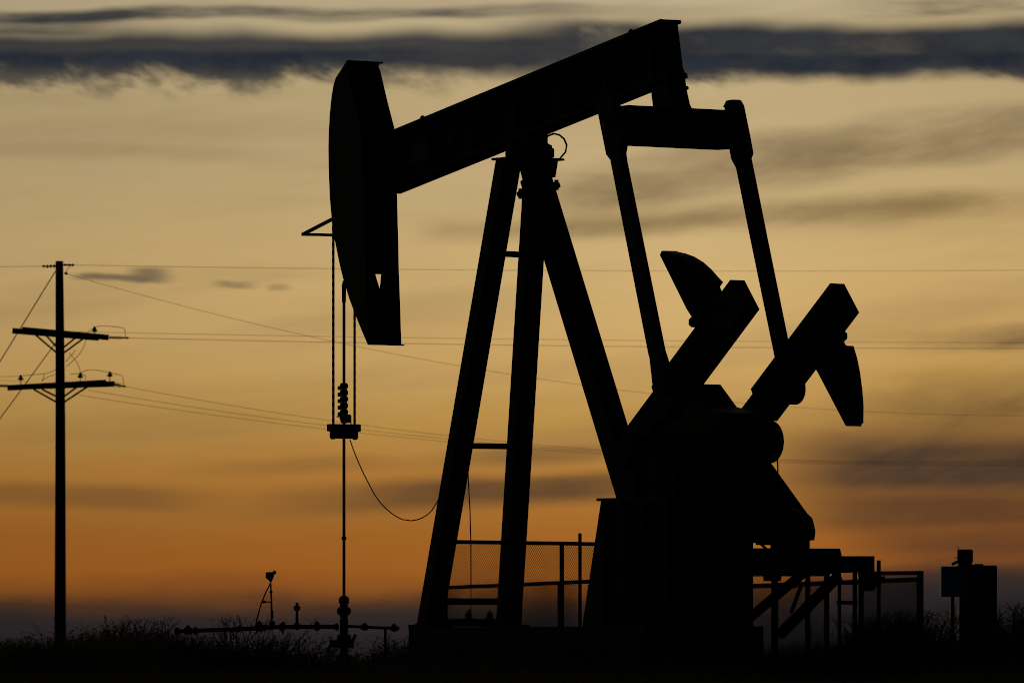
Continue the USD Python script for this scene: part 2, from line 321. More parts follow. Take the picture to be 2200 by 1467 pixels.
for k in np.linspace(0.18, 0.95, 6):
    c = pA + (pB - pA) * k
    obj('stiffener', [box((-0.008, s * 0.02, -depth / 2 + tf + .002), (0.008, s * (BW - 0.012), depth / 2 - tf - .002)).apply_transform(np.block([[np.stack([bd, V(0, 1, 0), bn], 1), c[:, None]], [np.zeros((1, 3)), np.ones((1, 1))]])) for s in (-1, 1)], 'paint', wb)
for px, py in ((907, 250), (1355, 67)):
    c = U(px, py, 0.0); c = c - bn * (np.dot(c - mid, bn) - depth / 2 - 0.028)
    obj('lifting_eye', ring(c, V(0, 1, 0), 0.035, 0.012), 'paint', wb, smooth=40)
q = [lz(x, y, -0.02) for x, y in ((880, 316), (975, 279), (972, 318), (882, 357))]
obj('name_plate', prism_w(q, -0.021, -0.015), 'sign', wb, label='pale blue plate with worn print on the beam side')
# --- horse head
HW = 0.228
arc = [(721, 168), (716, 185), (712, 210), (708.5, 245), (706.5, 280), (705.5, 320), (706, 350), (707, 390), (709, 430), (712.5, 470), (717, 505), (722, 530), (729, 565), (737, 598), (742, 614), (750, 641), (759, 665), (768, 688), (779, 715), (790, 740)]
arcL = [lz(x, y, -HW) for x, y in arc]
back = [lz(x - 73, y - 4, -HW) for x, y in ((867, 739), (863, 735), (860, 640), (858, 590), (856, 500), (854, 424), (848, 275), (834, 221), (818, 152))]
topT = [lz(745, 131.5, -HW)]
prof = arcL + back[1:] + [lz(741, 140, -HW)] + topT
hd = obj('horse_head', [prism_w(prof, -HW, -HW + 0.02)], 'paint', pj)
hole = [lz(x, y, HW) for x, y in ((797, 589), (822, 589.5), (819, 619), (808, 619))]
obj('side_plate', prism_w(prof, HW - 0.02, HW, [hole]), 'paint', hd)
ins = []
for i, p in enumerate(arcL):
    a = np.array(arcL[max(0, i - 1)]); b = np.array(arcL[min(len(arcL) - 1, i + 1)]); t = unit(b - a); nrm = V(-t[1], t[0]); nrm = nrm if nrm[0] > 0 else -nrm
    ins.append(tuple(np.array(p) + nrm * 0.03))
obj('front_plate', prism_w(arcL + ins[::-1], -HW + 0.021, HW - 0.021), 'paint', hd)
tl = topT[0]
obj('top_plate', [box((tl[0] - 0.0, -HW - .004, tl[1] - 0.012), (tl[0] + 0.05, HW + .004, tl[1] + 0.006)), prism_w([arcL[0], tl, (tl[0] + .001, tl[1] - .03), (arcL[0][0] + .03, arcL[0][1])], -HW + .021, HW - .021)], 'paint', hd)
bl, br = arcL[-1], back[1]
obj('bottom_plate', [box((bl[0], -HW - .003, bl[1] - 0.004), (bl[0] + 0.05, HW + .003, bl[1] + 0.010))], 'paint', hd)
obj('cross_brace', [bar((arcL[9][0] + .05, -HW + .02, arcL[9][1]), (arcL[9][0] + .05, HW - .02, arcL[9][1]), .2, .012)], 'paint', hd)
br0, br1, br2 = U(650, 504, -0.14), U(716, 505, -0.14), U(714, 471, -0.14)
for p, q in ((br0, br1), (br0, br2)):
    obj('cable_guard_bar', bar(p, q, 0.032, 0.032), 'rust', hd)
# --- centre bearing and its saddle
piv = U(1137, 322, 0.0)
cb = obj('centre_bearing', [lathe(piv + V(0, -0.27, 0), (0, 1, 0), [(0, 0.03), (0.01, 0.07), (0.05, 0.085), (0.10, 0.085), (0.44, 0.085), (0.49, 0.085), (0.53, 0.07), (0.545, 0.03)], 24),
     cbox(piv + V(-0.12, -0.20, -0.085), piv + V(0.14, 0.24, 0.02), 0.012), cbox(piv + V(-0.12, -0.24, -0.09), piv + V(-0.02, -0.12, -0.02), 0.01)], 'cast', pj, smooth=35)
sz = piv[2] + 0.085
obj('saddle', [prism_w([(piv[0] - 0.17, sz - 0.06), (piv[0] + 0.16, sz - 0.06), (piv[0] + 0.16, sz + 0.075), (piv[0] - 0.17, sz - 0.01)], -0.13, 0.13)], 'paint', cb)
for a in (-1, 1):
    for b in (-1, 1):
        obj('bearing_bolt', nut(piv + V(a * 0.10 + .01, b * 0.18 + .02, 0.0), (0, 0, 1), 0.02, 0.05), 'cast', cb)
hose = [U(x, y, 0.23) for x, y in ((1173, 296), (1179, 291.5), (1190, 287.5), (1202, 290.5), (1212, 299), (1217.5, 312), (1215, 327), (1207, 336), (1203, 341))]
obj('grease_hose', tube(hose, 0.011, 6), 'cable', cb, smooth=True)
# --- samson post
tz = U(1137, 343, 0.0)[2]
sp = obj('samson_post_cap', [cbox((piv[0] - 0.20, -0.36, tz - 0.013), (piv[0] + 0.22, 0.31, tz + 0.012), 0.003)], 'paint', pj)
def leg_line(top, bot, w_top, w_bot): return U(*top, w_top), U(*bot, w_bot)
ln = [leg_line((1093.5, 343), (922.5, 1344), -0.23, -0.53), leg_line((1152.5, 372), (1092.5, 1344), 0.17, 0.53)]
for p, q in ln:
    lg = obj('front_leg', hbeam(p, q, (0, 1, 0), 0.235, 0.15, 0.018, 0.014), 'paint', pj)
    obj('foot_plate', cbox(q + V(-0.16, -0.17, -0.02), q + V(0.16, 0.17, 0.015), 0.004), 'paint', lg)
def on(line, z): p, q = line; k = (z - p[2]) / (q[2] - p[2]); return p + (q - p) * k
for py, h in ((547.5, 0.062), (957, 0.062), (1291, 0.07)):
    z = U(1090, py, 0.0)[2]
    a, b = on(ln[0], z), on(ln[1], z); e = unit(b - a)
    obj('leg_rung', bar(a + e * 0.10, b - e * 0.10, h, 0.05), 'paint', pj)
rp, rq = U(1150, 380, 0.0), U(1366, 1088, 0.0)
rl = obj('rear_leg', hbeam(rp, rq, (0, 1, 0), 0.25, 0.235, 0.02, 0.016), 'paint', pj)
hub = [sil([(1112, 347), (1122, 385), (1133, 432)], [(1193, 418), (1188, 391), (1187, 382), (1193.5, 381), (1199, 347)], -0.10, 0.17)]
obj('post_gusset', hub, 'paint', pj)
fl = obj('leg_flange', [bar(U(1157, 407, 0) + V(-0.12, 0, -0.062), U(1157, 407, 0) + V(0.12, 0, 0.052), 0.05, 0.40, (0, 0, 1))], 'cast', pj)
c = U(1157, 407, 0)
for a in (-1, 1):
    for b in (-1, 0, 1):
        obj('flange_bolt', [nut(c + V(a * 0.1, b * 0.165, a * 0.048 - 0.055), (0, 0, 1), 0.026, 0.11)], 'cast', fl)
# --- equalizer, its bearing and the two pitman arms
eq = U(1447, 274, 0.0); le = eq[0]
def wz(px, py): q = UL(px, py, le); return (q[1], q[2])
Lw = wz(1330, 233)[0]
top = [wz(1354, 228), wz(1552, 237)]; bot = [wz(1534, 320.5), wz(1350, 312.5)]
wl, wr = -0.80, 0.80
zc = (top[0][1] + bot[1][1]) / 2
half = (top[0][1] - bot[1][1]) / 2
poly = [(wl, zc + half - .03), (wl + .13, zc + half), (wr - .13, zc + half), (wr, zc + half - .03), (wr, zc - half + .03), (wr - .13, zc - half), (wl + .13, zc - half), (wl, zc - half + .03)]
ez = obj('equalizer', [prism_l(poly, le - 0.085, le - 0.065), prism_l(poly, le + 0.065, le + 0.085), prism_l([(wl + .03, zc - half + .035), (wr - .03, zc - half + .035), (wr - .03, zc + half - .035), (wl + .03, zc + half - .035)], le - 0.064, le + 0.064),
     box((le - .1, wl + .13, zc + half - .022), (le + .1, wr - .13, zc + half)), box((le - .1, wl + .13, zc - half), (le + .1, wr - .13, zc - half + .022))], 'paint', pj)
ebt = zc + half
ebl = []
ebl.append(sil([(1399, 199), (1403, 231), (1436, 232), (1435, 224)], [(1453, 224.5), (1453, 234), (1488, 236), (1482.5, 225), (1475, 192), (1470, 150)], -0.12, 0.12))
eb = obj('equalizer_bearing', ebl, 'cast', ez)
obj('tail_bearing_cover', sil([(1402, 190), (1404, 203), (1436, 204)], [(1474, 196), (1469, 163), (1460, 120)], -0.10, 0.10), 'cast', ez)
for x, y in ((1469, 161), (1473, 190)):
    obj('bearing_bolt', nut(U(x, y, 0.09) + V(-.03, 0, 0), (1, 0, 0), 0.022, 0.06), 'cast', ez)
PT = 0.05
far_left = [(1553, 231), (1556, 228), (1566, 316), (1571, 343), (1575, 350), (1581, 361), (1585, 380), (1609, 500), (1662, 757), (1670, 800), (1665, 840)]
far_right = [(1712, 850), (1716, 825), (1702, 770), (1692, 721), (1647, 500), (1623, 380), (1615, 341), (1619, 330), (1613, 297), (1599, 228), (1593, 217), (1590, 215), (1576, 217.5)]
WP = 0.835
fl_l = [lz(x, y, WP - PT) for x, y in far_left]; fl_r = [lz(x, y, WP + PT) for x, y in far_right]
near_left = [(1284.5, 244), (1296, 302), (1302, 332), (1311, 344), (1393, 762), (1395, 768), (1403, 840)]
near_right = [(1440, 845), (1448, 815), (1437, 774), (1430, 752), (1348, 346), (1346, 330), (1349, 313), (1333, 227), (1329, 208), (1322, 204), (1306, 207), (1286, 221)]
for nm, poly_, w0 in (('near', [lz(x, y, -WP - PT) for x, y in near_left] + [lz(x, y, -WP + PT) for x, y in near_right], -WP), ('far', fl_l + fl_r, WP)):
    pm = obj('pitman_arm', prism_w(poly_, w0 - PT, w0 + PT), 'paint', pj)
    s = 1 if w0 > 0 else -1
    pins = [U(1430 if s < 0 else 1693, 826 if s < 0 else 836, w0), V(le, w0, zc)]
    obj('wrist_pin_bearing', lathe(pins[0] + V(0, -0.11 if s > 0 else -.07, 0), (0, 1, 0), [(0, .08), (.02, .16 if s > 0 else .10), (.22 if s > 0 else .12, .16 if s > 0 else .10), (.24 if s > 0 else .14, .08)], 28), 'cast', pm, smooth=35)
    obj('equalizer_pin', lathe(pins[1] + V(0, -0.07, 0), (0, 1, 0), [(0, .05), (.02, .08), (.12, .08), (.14, .05)], 20), 'cast', pm, smooth=35)
    for i in (0, 1):
        z = zc - half - .02 - .05 * i
        obj('arm_bolt', nut(V(le + (0.0 if i else 0.05), w0 - 0.05 if s < 0 else w0 + .05, z + .25), (0, s, 0), 0.018, 0.02), 'cast', pm)
# --- cranks and counterweights
CT, WC = 0.095, 0.66
S = U(1474, 949, 0.0)
tipU, tipL = V(*lz(1568, 602, -WC - CT)), V(*lz(1632.5, 664, -WC + CT))
dirc = unit((tipU + tipL) / 2 - V(S[0], S[2])); nc = V(-dirc[1], dirc[0])      # upward normal
hw = abs(np.dot(tipU - tipL, nc)) / 2; S2 = V(S[0], S[2])
off = np.dot((tipU + tipL) / 2 - S2, nc); Lc = np.dot((tipU + tipL) / 2 - S2, dirc)
step_far = V(*lz(1609.6, 829, WC - CT)); ss = np.dot(step_far - S2, dirc)
def cp(s, n): p = S2 + dirc * s + nc * (n + off * s / Lc); return (p[0], p[1])
nar = hw - 0.058
hubpts = [cp(-0.36 * math.cos(a) + 0.05, 0.36 * 0.72 * math.sin(a)) for a in np.linspace(-0.95, 0.95, 11)]
crank_poly = [cp(Lc, hw), cp(ss, hw), cp(ss - 0.012, nar), cp(-0.15, nar)] + [cp(-0.15 - 0.26 * math.sin(a), nar * math.cos(a)) for a in np.linspace(0.2, math.pi - 0.2, 9)] + [cp(-0.15, -nar), cp(ss - 0.10, -nar), cp(ss - 0.05, -hw + 0.0), cp(Lc, -hw)]
def weight(left, right, w0, w1): return [lz(x, y, w0) for x, y in left] + [lz(x, y, w1) for x, y in right]
wn = weight([(1494, 690), (1486, 681), (1475, 664), (1473, 660), (1417.5, 548), (1421, 540), (1425, 538.5)], [(1455, 540.5), (1473, 544.5), (1492, 551.5), (1511, 563), (1528, 578), (1542, 594), (1554, 606.5), (1547, 616), (1550, 624), (1565, 648), (1530, 690)], -WC - CT, -WC + CT)
wf = weight([(1776, 760), (1751, 791), (1756, 799), (1817, 915)], [(1850, 916), (1852, 910), (1855, 909), (1855.5, 872), (1853, 838), (1848, 800), (1842, 770), (1834, 743), (1818, 742), (1812, 732), (1790, 735)], WC - CT, WC + CT)
for s, wt, bolts in ((-1, wn, [(1493, 692)]), (1, wf, [(1807, 722)])):
    w0 = s * WC
    ck = obj('crank', prism_w(crank_poly, w0 - CT, w0 + CT), 'cast', pj)
    cw = obj('counterweight', prism_w(wt, w0 - CT - .0, w0 + CT + .0), 'cast', ck)
    obj('weight_rib', prism_w([tuple(np.mean(wt, 0) + (np.array(p) - np.mean(wt, 0)) * .72) for p in wt], w0 + s * (CT - .002), w0 + s * (CT + .025)), 'cast', ck)
    for bx, by in bolts:
        c = U(bx, by, w0)
        obj('clamp_bolt', [lathe(c + V(0, -.045, 0), (0, 1, 0), [(0, .055), (.09, .055)], 6)], 'cast', ck)
    for k in (0.35, 0.55, 0.75):
        p = cp(Lc * k, 0.0)
        obj('wrist_pin_hole', lathe((p[0], w0 + s * (CT - .004), p[1]), (0, s, 0), [(0, .062), (.012, .062), (.0121, .04), (.006, .039)], 16), 'cast', ck)
obj('crankshaft', cyl(S + V(0, -WC - CT - .02, 0), S + V(0, WC + CT + .02, 0), .095, 24), 'cast', pj, smooth=40)
# --- gear reducer, brake drum, belt guard
GW = 0.27
rw = [lz(1548, 826, GW), lz(1583, 874, GW)]
gz0 = S[2] - 0.62; hs = U(1655, 949, 0.36)
gp = [(S[0] - 0.70, gz0), (S[0] - 0.70, S[2] + 0.06), (S[0] - 0.62, S[2] + 0.14), (S[0] - 0.13, rw[0][1]), rw[0], rw[1], (hs[0] - .05, S[2] + .28), (hs[0] + .10, S[2] + 0.10), (hs[0] + .10, S[2] - 0.22), (hs[0] - .05, gz0)]
gr = obj('gear_reducer', prism_w(gp, -GW, GW), 'cast', pj)
obj('reducer_flange', prism_w([(S[0] - 0.74, S[2] - .035), (hs[0] + .12, S[2] - .035), (hs[0] + .12, S[2] + .02), (S[0] - 0.74, S[2] + .02)], -GW - .04, GW + .04), 'cast', gr)
for k in range(5):
    obj('reducer_rib', box((S[0] - .5 + k * .35, -GW - .03, gz0 + .01), (S[0] - .47 + k * .35, GW + .03, S[2] - .04)), 'cast', gr)
obj('brake_drum', lathe((hs[0], 0.275, hs[2]), (0, 1, 0), [(0, .10), (.001, .222), (.09, .222), (.091, .17)], 32), 'cast', pj, smooth=35)
obj('brake_cable', tube([U(1669, 980, .36), U(1671, 1000, .36), U(1671, 1020, .36)], .008, 5), 'cable', pj)
gpoly = [(1612, 960), (1655, 992), (1735, 1103), (1745, 1112), (1748, 1122), (1752, 1140), (1750.5, 1155), (1750, 1160), (1690, 1166)]
WG = 0.50
gd = obj('belt_guard', prism_w([lz(x - 16, y, WG - .05) for x, y in ((1530, 950), (1560, 915), (1590, 912))] + [lz(x, y, WG + .05) for x, y in gpoly] + [lz(1600, 1166, WG - .05), lz(1560, 1100, WG - .05)], WG - .05, WG + .05), 'paint', pj)
mt = U(1688, 1128, 0.20)
mo = obj('electric_motor', [lathe((mt[0], -0.22, mt[2]), (0, 1, 0), [(0, .10), (.02, .17), (.06, .19), (.48, .19), (.54, .17), (.58, .06), (.70, .05)], 24)], 'paint', pj, smooth=35)
for k in range(10):
    a = k * math.pi / 5
    obj('cooling_fin', bar(V(mt[0] + .20 * math.cos(a), -0.14, mt[2] + .20 * math.sin(a)), V(mt[0] + .20 * math.cos(a), .24, mt[2] + .20 * math.sin(a)), .03, .012, (math.cos(a), 0, math.sin(a))), 'paint', mo)
obj('motor_foot', [sil([(1655, 1164), (1655, 1178)], [(1740, 1178), (1740, 1160)], 0.16, 0.50)], 'paint', mo)
# --- pedestal under the reducer and the skid below everything
pt = U(1283, 1072, -0.5)
PW = 0.55
lp0 = U(1291, 1076, -PW); lp1 = U(1242, 1344, -PW); lpr = U(1618, 1160, PW)
zb = U(1000, 1345, 0)[2]
ped = obj('pedestal', prism_w([(lp1[0], zb - .3), (lp0[0], lp0[2]), (lpr[0], lp0[2]), (lpr[0], zb - .3)], -PW, PW), 'paint', pj)
obj('pedestal_top_plate', [prism_w([(U(1283, 1072, -PW)[0], lp0[2]), (lpr[0] - .02, lp0[2]), (lpr[0] - .02, lp0[2] + .03), (U(1283, 1070, -PW)[0], lp0[2] + .03)], -PW - .01, PW - .01), prism_w([(U(1322, 1066, -PW)[0], lp0[2] + .032), (lpr[0] - .06, lp0[2] + .032), (lpr[0] - .06, gz0 - .002), (U(1324, 1064, -PW)[0], gz0 - .002)], -.46, .46)], 'paint', ped)
for k in range(4):
    x = lp0[0] + .08 + (lpr[0] - lp0[0] - .1) * k / 3
    obj('pedestal_rib', box((x - .01, -PW - .05, zb - .25), (x + .01, -PW - .002, lp0[2] - .02)), 'paint', ped)
lf = U(878, 1352, -0.78)[0]; lr = U(1640, 1352, 0.78)[0]
sk = obj('skid_beam', [box((lf, s * .78, zb - .30), (lr, s * .58, zb - .012)) for s in (-1, 1)], 'rust', pj)
obj('skid_cross_beam', [box((lf + x, -.58, zb - .28), (lf + x + .2, .58, zb - .015)) for x in (0.0, 1.2, 2.6, 4.0)], 'rust', sk)
obj('front_foot_block', [cbox((lf + .02, -.72, zb - .012), (lf + .30, -.40, zb + .03), .005)], 'rust', sk)
lw = U(968, 1330, 0.0)
obj('brake_lever_box', [box((lw[0] - .15, -.05, zb), (lw[0] + .25, .5, U(968, 1329, 0)[2]))], 'rust', sk)
for px in (1007, 1052):
    obj('box_valve', lathe(U(px, 1331, .2), (0, 0, 1), [(-.02, .05), (.02, .05), (.03, .025), (.05, .04), (.07, .04), (.08, .015), (.11, .012)], 10), 'rust', sk)
base = obj('concrete_base', [box((lf + .02, -.77, -0.1), (lr - .02, .77, zb - .302))], 'concrete', label='long low concrete slab under the pumpjack skid')
tag(base, cat='slab')
UsdGeom.Xformable(base).AddTranslateOp().Set(Gf.Vec3d(*O)); UsdGeom.Xformable(base).AddRotateZOp().Set(ROT)

# ------------------------------------------------------------------ bridle, carrier bar and polished rod
amin = min(p[0] for p in arcL); lc = amin - 0.022
bh = thing('rod_hanger', 'twin cable bridle carrying bar and polished rod below the horse head', 'rod hanger', O, ROT)
cz = U(738, 911, 0)[2]
for w0 in (-0.145, 0.145):
    pts = []
    for i, p in enumerate(arcL[2:8]):
        a = np.array(arcL[2 + i - 1]); b = np.array(arcL[2 + i + 1]); t = unit(b - a); n_ = V(-t[1], t[0]); n_ = -n_ if n_[0] > 0 else n_
        q = np.array(p) + n_ * .018; pts.append((min(q[0], lc + .3), w0, q[1]))
    zt = pts[-1][2] - .12
    pts = [p for p in pts if p[2] > zt] + [(lc, w0, z) for z in np.linspace(zt, cz - .05, 60)]
    rr = np.array([.0135 + (.0016 if i % 2 else 0) for i in range(len(pts))])
    obj('bridle_cable', tube(pts, rr, 8), 'cable', bh)
def rz(py): return U(738.5, py, 0.0)[2]
obj('polished_rod', cyl(V(lc, 0, rz(1290)), V(lc, 0, rz(603)), .0168, 14), 'galv', bh, smooth=40)
obj('rod_sleeve', lathe((lc, 0, rz(650)), (0, 0, 1), [(0, .022), (rz(612) - rz(650), .024), (rz(606) - rz(650), .016)], 14), 'cast', bh, smooth=40)
st_ = []
for i, y in enumerate((829, 843, 857, 871, 885)):
    st_.append(lathe((lc, 0, rz(y + 7)), (0, 0, 1), [(0, .034), (.02, .046), (.05, .046), (.07, .034)], 14))
    obj('clamp_bolt', [nut(V(lc - .015, -.03, rz(y + 4.5)), (-.45, -.9, 0), .022, .035)], 'cast', bh)
obj('rod_clamp', st_, 'cast', bh, smooth=35)
obj('load_cell', [lathe((lc, 0, rz(909)), (0, 0, 1), [(0, .035), (.03, .04), (.05, .05), (.09, .05), (.11, .035)], 16), lathe((lc + .01, .02, rz(899)), (.6, .8, 0), [(0, .045), (.05, .045), (.06, .03)], 12), bar(V(lc, 0, rz(895)), V(lc - .04, -.075, rz(895)), .012, .012)], 'galv', bh, smooth=35)
cbar = obj('carrier_bar', [cbox((lc - .05, -.20, rz(927)), (lc + .05, .20, rz(911)), .006), cbox((lc - .04, -.165, rz(942)), (lc + .04, .165, rz(926)), .006)], 'cast', bh)
for w0 in (-.165, .165):
    obj('cable_socket', lathe((lc, w0 * .92, rz(944)), (0, 0, 1), [(0, .02), (.02, .035), (.10, .035), (.12, .03)], 12), 'cast', bh, smooth=35)
obj('rod_coupling', lathe((lc, 0, rz(1160)), (0, 0, 1), [(0, .017), (.012, .027), (.035, .027), (.047, .017)], 14), 'cast', bh, smooth=35)
obj('sensor_lead', tube([U(748, 893, .06), U(752, 897, .06), U(754, 905, .06), U(754, 911, .06)], .006, 5), 'cable', bh)

kn = [(752, 945), (760, 968), (771, 995), (782, 1019), (794, 1042), (804, 1061), (816, 1078), (828, 1091), (841, 1102), (853, 1110), (865, 1115.6), (884, 1118), (896, 1116), (906, 1112.5), (917, 1106), (927, 1097), (937, 1081), (945, 1068)]
Yrod = world(V(lc, 0, 3))[1]; Yleg = world(on(ln[0], 2.4))[1] - .12
cab = obj('sensor_cable', tube([at(x, y, Yrod + (Yleg - Yrod) * (i / (len(kn) - 1))) for i, (x, y) in enumerate(kn)], .0065, 6), 'cable', smooth=True)
tag(cab, 'thin slack cable looping from the carrier bar to the nearest leg', 'cable')
cab = obj('sensor_cable', tube([at(x, y, Yleg + .3) for x, y in ((1005, 985), (1006.5, 1040), (1010, 1100), (1011.5, 1170), (1012, 1250), (1012, 1335))], .0065, 6), 'cable', smooth=True)
tag(cab, 'thin cable hanging straight down between the two front legs', 'cable')

# ------------------------------------------------------------------ wellhead and flow line
wl0 = world(V(lc, 0, 0)); YW = wl0[1]
def ww(px, py): return at(px, py, YW)
xc = wl0[0]; pxc = 1100 + xc / YW * FPX
wh = thing('wellhead', 'stacked wellhead with stuffing box and flow pipes below the polished rod', 'wellhead', (xc, YW, 0))
def wx(px, py, dy=0.0): q = ww(px, py); return V(q[0] - xc, dy, q[2])
def zz(py): return ww(pxc, py)[2]
def stack(pairs, n=18): z0 = zz(pairs[0][0]); return lathe((0, 0, z0), (0, 0, 1), [(zz(y) - z0, r / FPX * YW) for y, r in pairs], n)
obj('stuffing_box', [stack([(1296, 9), (1295, 11), (1284, 11.5), (1283, 9), (1280, 8), (1279, 4)], 8)], 'rust', wh)
obj('gland_body', [stack([(1322, 8), (1318, 14), (1316, 15), (1308, 15.5), (1305, 13), (1303, 9), (1295, 8.5)], 16)], 'rust', wh, smooth=35)
obj('pumping_tee', [stack([(1366, 9), (1356, 9.5), (1352, 9), (1340, 9), (1330, 9.2), (1328, 8), (1322, 8.5)], 16)], 'rust', wh, smooth=35)
obj('blowout_preventer', [stack([(1390, 17), (1389, 20), (1384, 20), (1383, 19), (1375, 17), (1364, 15), (1361, 9)], 14), lathe(wx(708, 1382), (1, 0, 0), [(0, .03), (.05, .045), (.2, .05), (.27, .05)], 12), lathe(wx(738, 1378), (1, 0, 0), [(0, .05), (.05, .045), (.09, .03)], 12)], 'rust', wh)
obj('casing_spool', [stack([(1560, 13), (1425, 13), (1424, 20), (1415, 20), (1414, 17), (1406, 17), (1405, 9), (1389, 9)], 18), stack([(1500, 26), (1432, 26), (1430, 22), (1426, 22)], 18)], 'rust', wh, smooth=35)
for a, b in (((757, 1378), (764, 1362)), ((711, 1383), (704, 1398))):
    obj('ram_handle', [bar(wx(*a), wx(*b), .035, .03), bar(wx(a[0] + (-6 if a[0] > 735 else 8), a[1] - 2), wx(*a), .03, .03)], 'rust', wh)
fp = [(728, 1345.5), (690, 1345.5), (640, 1346), (590, 1346.5), (540, 1349.5), (480, 1352), (420, 1354), (385, 1355.5)]
rpx = lambda r: r / FPX * YW
fpipe = obj('flow_pipe', tube([wx(*p) for p in fp], rpx(4.8), 12), 'rust', wh, smooth=40)
def fit(px, py, rs, axis=(1, 0, 0)):
    n = len(rs); return lathe(wx(px, py) - np.asarray(axis) * rpx(1) * (n - 1) * 3 / 2, axis, [(i * 3 * rpx(1), rpx(r)) for i, r in enumerate(rs)], 10)
obj('end_cap', [lathe(wx(374, 1355), (1, 0, 0), [(0, rpx(4)), (rpx(2), rpx(7)), (rpx(6), rpx(8.5)), (rpx(11), rpx(7)), (rpx(14), rpx(3))], 14)], 'rust', fpipe, smooth=35)
for px, py, rs in ((404, 1354.5, [5, 8, 9, 7, 9, 8, 6]), (420, 1354, [6, 9, 9, 6]), (515, 1350.5, [5, 6.5, 6.5, 5]), (557, 1347, [5, 8, 10, 9, 10, 8, 5]), (570, 1347, [5, 7, 7, 5]), (584, 1346, [5, 7.5, 7.5, 5]),
                   (606, 1346.5, [5, 8, 9, 9, 6]), (638, 1346, [5, 7, 7, 5]), (681, 1346, [5, 7, 9, 9, 7, 5]), (722, 1346, [5, 7, 8, 8])):
    obj('pipe_fitting', fit(px, py, rs), 'rust', fpipe, smooth=35)
for px, py, h in ((404, 1347, 7), (515, 1345, 5), (557, 1338, 7), (681, 1338, 6)):
    obj('valve_bonnet', [lathe(wx(px, py + 4), (0, 0, 1), [(0, rpx(8)), (rpx(5), rpx(5)), (rpx(h), rpx(4)), (rpx(h + 2), rpx(2))], 10)], 'rust', fpipe)
obj('valve_lever', [bar(wx(600, 1345), wx(612, 1337), .04, .03), bar(wx(603, 1350), wx(609, 1357), .03, .03)], 'rust', fpipe)
cp_ = [(745, 1344.5), (780, 1346), (820, 1348), (850, 1349)]
rpipe = obj('bleed_pipe', tube([wx(*p) for p in cp_], rpx(3.2), 10), 'rust', wh, smooth=40)
obj('down_pipe', [tube([wx(828, 1348), wx(828, 1560)], rpx(3), 8)], 'rust', rpipe, smooth=40)
obj('pipe_fitting', [lathe(wx(774, 1346.3), (1, 0, 0), [(0, rpx(3.5)), (rpx(3), rpx(6)), (rpx(9), rpx(8)), (rpx(14), rpx(7)), (rpx(17), rpx(4))], 10), lathe(wx(783, 1346), (0, 0, 1), [(0, rpx(5)), (rpx(6), rpx(5)), (rpx(9), rpx(1.5))], 8)], 'rust', rpipe)
obj('pipe_fitting', [lathe(wx(838, 1349), (1, 0, 0), [(0, rpx(3.5)), (rpx(4), rpx(6)), (rpx(9), rpx(8)), (rpx(14), rpx(6)), (rpx(20), rpx(3))], 10), lathe(wx(846, 1347), (0, 0, 1), [(0, rpx(5)), (rpx(5), rpx(5)), (rpx(8), rpx(1.5))], 8)], 'rust', rpipe)
nip = obj('vent_nipple', [lathe(wx(638, 1346), (0, 0, 1), [(0, rpx(7)), (rpx(6), rpx(7)), (rpx(9), rpx(3.6)), (rpx(34), rpx(2.8)), (rpx(35), rpx(5)), (rpx(39), rpx(7.5)), (rpx(44), rpx(7)), (rpx(46), rpx(3.5)), (rpx(52), rpx(3))], 12)], 'rust', wh, smooth=35)

pg = thing('pressure_transmitter', 'small round-headed instrument on thin stem above the flow pipe', 'instrument', (xc, YW, 0))
obj('stem', [tube([wx(584, 1340), wx(583.5, 1300), wx(581.5, 1250)], [rpx(2.3), rpx(2.0), rpx(1.7)], 8), lathe(wx(584.3, 1328), (0, 0, 1), [(0, rpx(2)), (rpx(2), rpx(3.4)), (rpx(16), rpx(3.0)), (rpx(18), rpx(2))], 8), lathe(wx(582.3, 1274), (0, 0, 1), [(0, rpx(2)), (rpx(3), rpx(4)), (rpx(6), rpx(2))], 8), lathe(wx(584.5, 1342), (0, 0, 1), [(0, rpx(7)), (rpx(8), rpx(6)), (rpx(9), rpx(2))], 8)], 'rust', pg, smooth=35)
obj('instrument_head', [prism_w([(-.053, .0), (-.05, .055), (-.03, .06), (.02, .062), (.045, .05), (.04, .02), (.015, -.045), (-.005, -.05), (-.02, -.03), (-.045, -.01)], -.05, .05).apply_translation(wx(581, 1240))], 'galv', pg)
obj('cable_gland', lathe(wx(584, 1232), (1, 0, .5), [(0, rpx(4)), (rpx(4), rpx(3)), (rpx(5), rpx(4.2)), (rpx(9), rpx(4.2)), (rpx(10), rpx(2))], 10), 'galv', pg, smooth=35)
obj('conduit', tube([wx(581, 1252), wx(577, 1261), wx(571, 1272), wx(565, 1287), wx(560, 1300), wx(556, 1315), wx(551, 1333), wx(549, 1345)], rpx(1.6), 7), 'cable', pg, smooth=True)
obj('conduit_clamp', [bar(wx(562, 1292), wx(583, 1293), rpx(2.6), rpx(3)), bar(wx(563, 1292), wx(571, 1292), rpx(6), rpx(4))], 'rust', pg)

